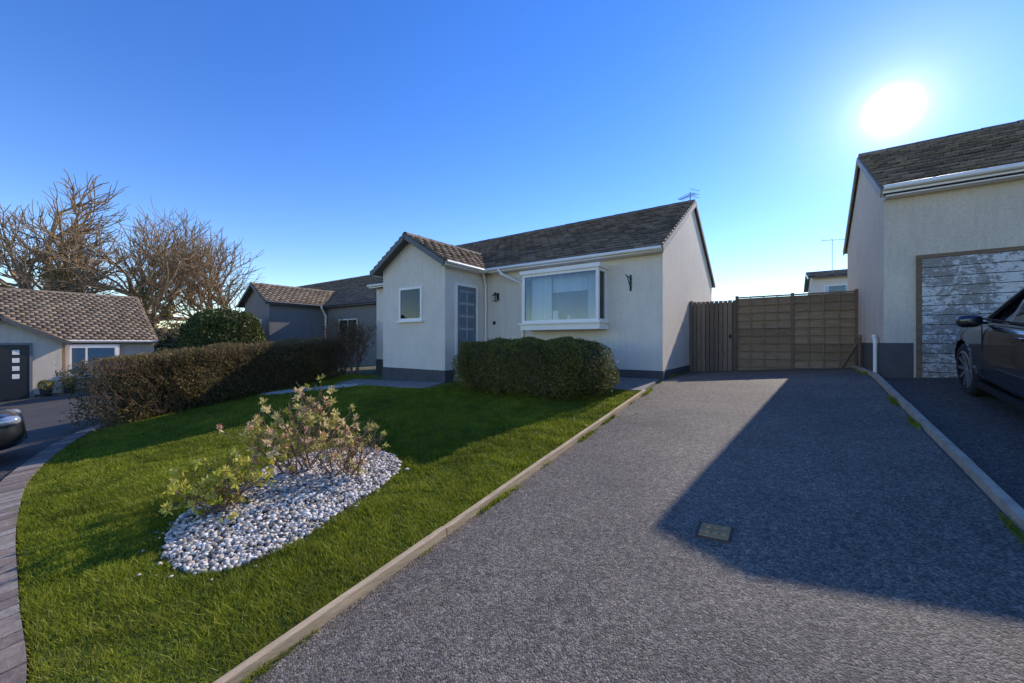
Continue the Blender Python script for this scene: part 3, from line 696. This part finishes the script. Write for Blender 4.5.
# ------------------------------------------------------------------ grass
n=1000000
X=rng.uniform(-11.3,-2.0,n);Y=rng.uniform(0.1,6.9,n)
Dd=np.clip(-.578*X+.816*Y,1.2,20)
keep=(rng.random(n)<np.clip((3.2/Dd)**1.3,0.12,1))
keep&=(Y>klow(X)+.01)&~inpoly(X,Y,bc)&~((X>-6.24)&(Y>6.6))&~((X>-9.6)&(X<-6.0)&(Y>5.6))
keep&=((X>-10.5-(Y-4.1)*.2))
lat=(.816*X+.578*Y)/Dd;keep&=(lat>-1.9)
X,Y=X[keep],Y[keep]
ne=9000;Ye=rng.uniform(.4,9.8,ne);Xe=-1.93+np.abs(rng.normal(0,.018,ne))+.02*np.clip(np.sin(Ye*5)+np.sin(Ye*2.3),0,2)*rng.random(ne)
ke=(np.sin(Ye*3.1)+np.sin(Ye*7.7+1)+rng.normal(0,.4,ne))>.7;X=np.r_[X,Xe[ke]];Y=np.r_[Y,Ye[ke]]
Xe=.99-np.abs(rng.normal(0,.012,ne));ke=(np.sin(Ye*2.1+2)+np.sin(Ye*6.3)+rng.normal(0,.4,ne))>1.3;X=np.r_[X,Xe[ke]];Y=np.r_[Y,Ye[ke]]
Dd=np.clip(-.578*X+.816*Y,1.2,20);n=len(X)
Z=g(X,Y)+.018
clump=np.sin(X*9+2*np.sin(Y*7))*np.sin(Y*11+2*np.cos(X*6))
h=rng.uniform(.018,.045,n)*(1+.3*np.sin(X*3)*np.cos(Y*2.3)+.35*clump);w=.0022*np.clip(Dd/1.8,1,4)*rng.uniform(.8,1.4,n)
an=rng.uniform(0,6.28,n);lx_=rng.normal(0,.6,n)*h;ly_=rng.normal(0,.6,n)*h
V=np.stack([np.stack([X-np.cos(an)*w,Y-np.sin(an)*w,Z],1),np.stack([X+np.cos(an)*w,Y+np.sin(an)*w,Z],1),np.stack([X+lx_,Y+ly_,Z+h],1)],1).reshape(-1,3)
tt=np.clip(rng.normal(.45,.2,n)+.12*np.sin(X*1.7+Y)*np.cos(Y*1.9)+.12*clump,0,1)
np_mesh('grass',V,np.arange(3*n).reshape(n,3),GRASS,None,np.repeat(tt,3))
nL=60;X=rng.uniform(-2.0,-1.3,nL);Y=rng.uniform(3.5,9.8,nL);C=np.stack([X,Y,g(X,Y)+.03],1)
leaves('fallen_leaves',C,.022,TWIG)

# ------------------------------------------------------------------ cars
def car(name,origin,fwd,right,s):
    e=empty(name);f=Vector(fwd).normalized();r=Vector(right);r=(r-f*r.dot(f)).normalized();u=r.cross(f)
    M=Matrix(((r.x,f.x,u.x,origin[0]),(r.y,f.y,u.y,origin[1]),(r.z,f.z,u.z,origin[2]),(0,0,0,1)))@Matrix.Scale(s,4)
    def tr(V): return [M@Vector(v) for v in V]
    st=[(2.12,.50,.34,.50,.56),(2.08,.66,.24,.60,.67),(1.95,.79,.19,.68,.76),(1.7,.865,.18,.76,.85),(1.3,.895,.18,.83,.92),(.95,.90,.18,.89,.98),(.4,.90,.18,.92,1.0),(-.4,.90,.18,.94,1.0),(-1.2,.90,.18,.96,1.01),(-1.7,.87,.2,.97,1.02),(-1.98,.81,.24,.95,1.0),(-2.1,.70,.34,.86,.93)]
    rings=[]
    for y,w,zb,zs,zt in st:
        half=[(0,zb),(.8*w,zb),(.97*w,zb+.1),(w,zb+(zs-zb)*.45),(w*.975,zb+(zs-zb)*.72),(w*.965,zs),(w*.88,zs+(zt-zs)*.55),(w*.5,zt-.005),(0,zt)]
        rings.append([(x,y,z) for x,z in half]+[(-x,y,z) for x,z in half[-2:0:-1]])
    V=[p for R_ in rings for p in R_];k=len(rings[0]);F=[]
    for i in range(len(rings)-1):
        for j in range(k): F.append((i*k+j,i*k+(j+1)%k,(i+1)*k+(j+1)%k,(i+1)*k+j))
    F.append(tuple(range(k)));F.append(tuple(range((len(rings)-1)*k,len(rings)*k)))
    body=mesh_obj('body',V,F,PAINT,None,0,True)
    m=body.modifiers.new('s','SUBSURF');m.levels=2;m.render_levels=2
    cut=Acc()
    for y in(1.28,-1.28):
        for sx in(-1,1): 
            cut.tube((sx*.55,y,.33),(sx*1.1,y,.33),.37,.37,32)
    cv=cut.V;cf=list(cut.F)
    for q in range(4):
        b=q*64;cf.append(tuple(range(b,b+32)));cf.append(tuple(range(b+32,b+64)))
    co=mesh_obj('cut',cv,cf,BLACK)
    bo=body.modifiers.new('b','BOOLEAN');bo.object=co;bo.operation='DIFFERENCE';bo.solver='EXACT'
    dg=bpy.context.evaluated_depsgraph_get();me=bpy.data.meshes.new_from_object(body.evaluated_get(dg));body.modifiers.clear();body.data=me
    bpy.data.objects.remove(co)
    me.transform(M);body.parent=e
    w=Acc();ty=Acc();al=Acc()
    for y in(1.28,-1.28):
        for sx in(-1,1):
            w.tube((sx*.53,y,.33),(sx*.54,y,.33),.38,.0,24)
            ty.tube((sx*.66,y,.325),(sx*.84,y,.325),.325,.325,32);ty.tube((sx*.84,y,.325),(sx*.865,y,.325),.325,.295,32);ty.tube((sx*.865,y,.325),(sx*.862,y,.325),.295,.225,32);ty.tube((sx*.86,y,.325),(sx*.74,y,.325),.225,.215,32);ty.tube((sx*.66,y,.325),(sx*.665,y,.325),.325,.0,32)
            al.tube((sx*.862,y,.325),(sx*.868,y,.325),.232,.215,32);al.tube((sx*.80,y,.325),(sx*.855,y,.325),.05,.04,12);al.tube((sx*.855,y,.325),(sx*.856,y,.325),.04,.0,12)
            for q in range(10):
                an=q*math.pi/5;al.beam((sx*.83,y,.325),(sx*.852,y+.22*math.cos(an),.325+.22*math.sin(an)),.03,.03,up=(1,0,0))
    for A,nm,mt in((w,'wheel_wells',BLACK),(ty,'tyres',TYRE),(al,'alloy_wheels',ALLOY)):
        A.V=[tuple(v) for v in tr(A.V)];A.make(nm,mt,e,smooth=(nm!='alloy_wheels'))
    gs=[(1.08,.70,.965,.66,.975),(.30,.80,.985,.585,1.37),(.22,.80,.985,.59,1.385),(-.38,.81,.99,.61,1.445),(-.46,.81,.99,.61,1.445),(-1.25,.80,.995,.585,1.40),(-1.40,.79,1.0,.57,1.375),(-1.95,.72,1.0,.60,1.06)]
    V=[];k=7
    for y,wb,zb,wt,zt in gs:
        hl=[(wb,zb-.06),(wt+.02,zt-.045),(wt*.8,zt-.005)]
        V+=[(x,y,z) for x,z in hl]+[(0,y,zt+.012)]+[(-x,y,z) for x,z in hl[::-1]]
    F=[];mi=[]
    for i in range(len(gs)-1):
        for j in range(k-1):
            F.append((i*k+j,i*k+j+1,(i+1)*k+j+1,(i+1)*k+j));side=j in(0,k-2)
            mi.append(1 if (i in(0,len(gs)-2)) else (0 if (not side or i in(1,3,5)) else 1))
    me=bpy.data.meshes.new('cabin');me.from_pydata([tuple(v) for v in tr(V)],[],F);me.materials.append(PAINT);me.materials.append(CARGLASS)
    for p,q in zip(me.polygons,mi): p.material_index=q;p.use_smooth=True
    link(bpy.data.objects.new('cabin',me),e)
    d=Acc()
    for sx in(-1,1):
        d.tube((sx*.70,1.06,.95),(sx*.60,.30,1.345),.028,.03,8);d.tube((sx*.71,-1.93,1.0),(sx*.585,-1.38,1.345),.04,.045,8)
        d.tube((sx*.60,.30,1.345),(sx*.625,-.4,1.41),.022,.022,8);d.tube((sx*.625,-.4,1.41),(sx*.585,-1.38,1.345),.022,.022,8)
    d.V=[tuple(v) for v in tr(d.V)];d.make('pillars',PAINT,e,smooth=True)
    t=Acc()
    for sx in(-1,1):
        xo=sx*.893
        for y in(.62,-.42,-1.15): t.beam((xo,y,.35),(sx*.872,y,.93),.008,.014,up=(0,1,0))
        t.box(*sorted((sx*.86,sx*.897)),-.9,.9,.20,.26)
        t.beam((sx*.815,.9,.985),(sx*.83,-1.6,1.0),.02,.018)
    t.box(-.45,.45,2.03,2.11,.30,.42)
    t.box(-.35,.35,2.02,2.10,.50,.56)
    t.V=[tuple(v) for v in tr(t.V)];t.make('trim',BLACK,e)
    for sx in(-1,1):
        for nm,mt,c,rad in(('mirror',PAINT,(sx*.965,.62,.985),(.10,.065,.07)),('headlamp',LAMPM,(sx*.64,1.96,.63),(.17,.12,.07)),('tail_lamp',simple('tail_lamp',(.3,.01,.01),.2,.1,9),(sx*.68,-2.0,.82),(.14,.09,.1))):
            bm=bmesh.new();bmesh.ops.create_uvsphere(bm,u_segments=20,v_segments=12,radius=1)
            for v in bm.verts:
                q=Vector(v.co);mm=(abs(q.x)**3+abs(q.y)**3+abs(q.z)**3)**(1/3);q/=mm
                v.co=M@Vector((c[0]+q.x*rad[0],c[1]+q.y*rad[1],c[2]+q.z*rad[2]))
            me=bpy.data.meshes.new(nm);bm.to_mesh(me);bm.free();me.materials.append(mt)
            for p in me.polygons:p.use_smooth=True
            link(bpy.data.objects.new(nm,me),e)
        t=Acc();t.beam((sx*.83,.64,.95),(sx*.93,.62,.965),.05,.03);t.V=[tuple(v) for v in tr(t.V)];t.make('mirror_arm',BLACK,e)
        t=Acc()
        for y in(-.2,-1.0): t.beam((sx*.885,y,.86),(sx*.885,y-.16,.865),.03,.025)
        t.V=[tuple(v) for v in tr(t.V)];t.make('door_handles',PAINT,e)
    return e
car('parked_car',(2.42,5.42,gf(2.42,5.42)+.022),(0,1,.107),(1,0,.07),.90)
car('parked_car',(-9.15,-1.30,gf(-9.15,-1.30)+.03),(.05,1,.107),(1,-.05,.03),.9)

# ------------------------------------------------------------------ light, sky, camera
def sdir(el,az): return Vector((math.sin(R(az))*math.cos(R(el)),math.cos(R(az))*math.cos(R(el)),math.sin(R(el))))
S=sdir(SUN_EL,SUN_AZ)
ld=bpy.data.lights.new('sun','SUN');ld.energy=4.8;ld.angle=R(.5);ld.color=(1,.91,.78)
lo=bpy.data.objects.new('sun',ld);link(lo);lo.rotation_euler=(-S).to_track_quat('-Z','Y').to_euler()
w=bpy.data.worlds.new('World');sc.world=w;w.use_nodes=True;nt=w.node_tree
bg=nt.nodes['Background'];sky=N(nt,'ShaderNodeTexSky',sky_type='NISHITA');sky.sun_disc=False
sky.sun_elevation=R(SUN_EL);sky.sun_rotation=R(SUN_AZ);sky.air_density=1.0;sky.dust_density=0.0;sky.ozone_density=2.0
hs=N(nt,'ShaderNodeHueSaturation');hs.inputs['Saturation'].default_value=1.34;hs.inputs['Hue'].default_value=.518
nt.links.new(sky.outputs[0],hs.inputs['Color'])
tc=N(nt,'ShaderNodeTexCoord');dp=N(nt,'ShaderNodeVectorMath',operation='DOT_PRODUCT');dp.inputs[1].default_value=sdir(23.0,9.0)
nt.links.new(tc.outputs['Generated'],dp.inputs[0])
cl=N(nt,'ShaderNodeMath',operation='MAXIMUM');nt.links.new(dp.outputs['Value'],cl.inputs[0]);cl.inputs[1].default_value=0
tot=None
for p,k in((7000,120),(900,2.2),(160,1.1),(30,.55)):
    pw=N(nt,'ShaderNodeMath',operation='POWER');nt.links.new(cl.outputs[0],pw.inputs[0]);pw.inputs[1].default_value=p
    ml=N(nt,'ShaderNodeMath',operation='MULTIPLY');nt.links.new(pw.outputs[0],ml.inputs[0]);ml.inputs[1].default_value=k
    if tot is None: tot=ml.outputs[0]
    else:
        ad=N(nt,'ShaderNodeMath',operation='ADD');nt.links.new(tot,ad.inputs[0]);nt.links.new(ml.outputs[0],ad.inputs[1]);tot=ad.outputs[0]
cm=N(nt,'ShaderNodeCombineColor');
for i in range(3): nt.links.new(tot,cm.inputs[i])
nt.links.new(mixc(nt,1.0,hs.outputs[0],cm.outputs[0],'ADD'),bg.inputs[0])
bg.inputs[1].default_value=.25
cd=bpy.data.cameras.new('camera');cd.sensor_width=36;cd.lens=390/1024*36;cd.clip_start=.05;cd.clip_end=2000
co=bpy.data.objects.new('camera',cd);link(co);co.location=(0,0,0);co.rotation_euler=(R(90),0,R(35.3));sc.camera=co
sc.view_settings.view_transform='Standard';sc.view_settings.look='None';sc.view_settings.exposure=0
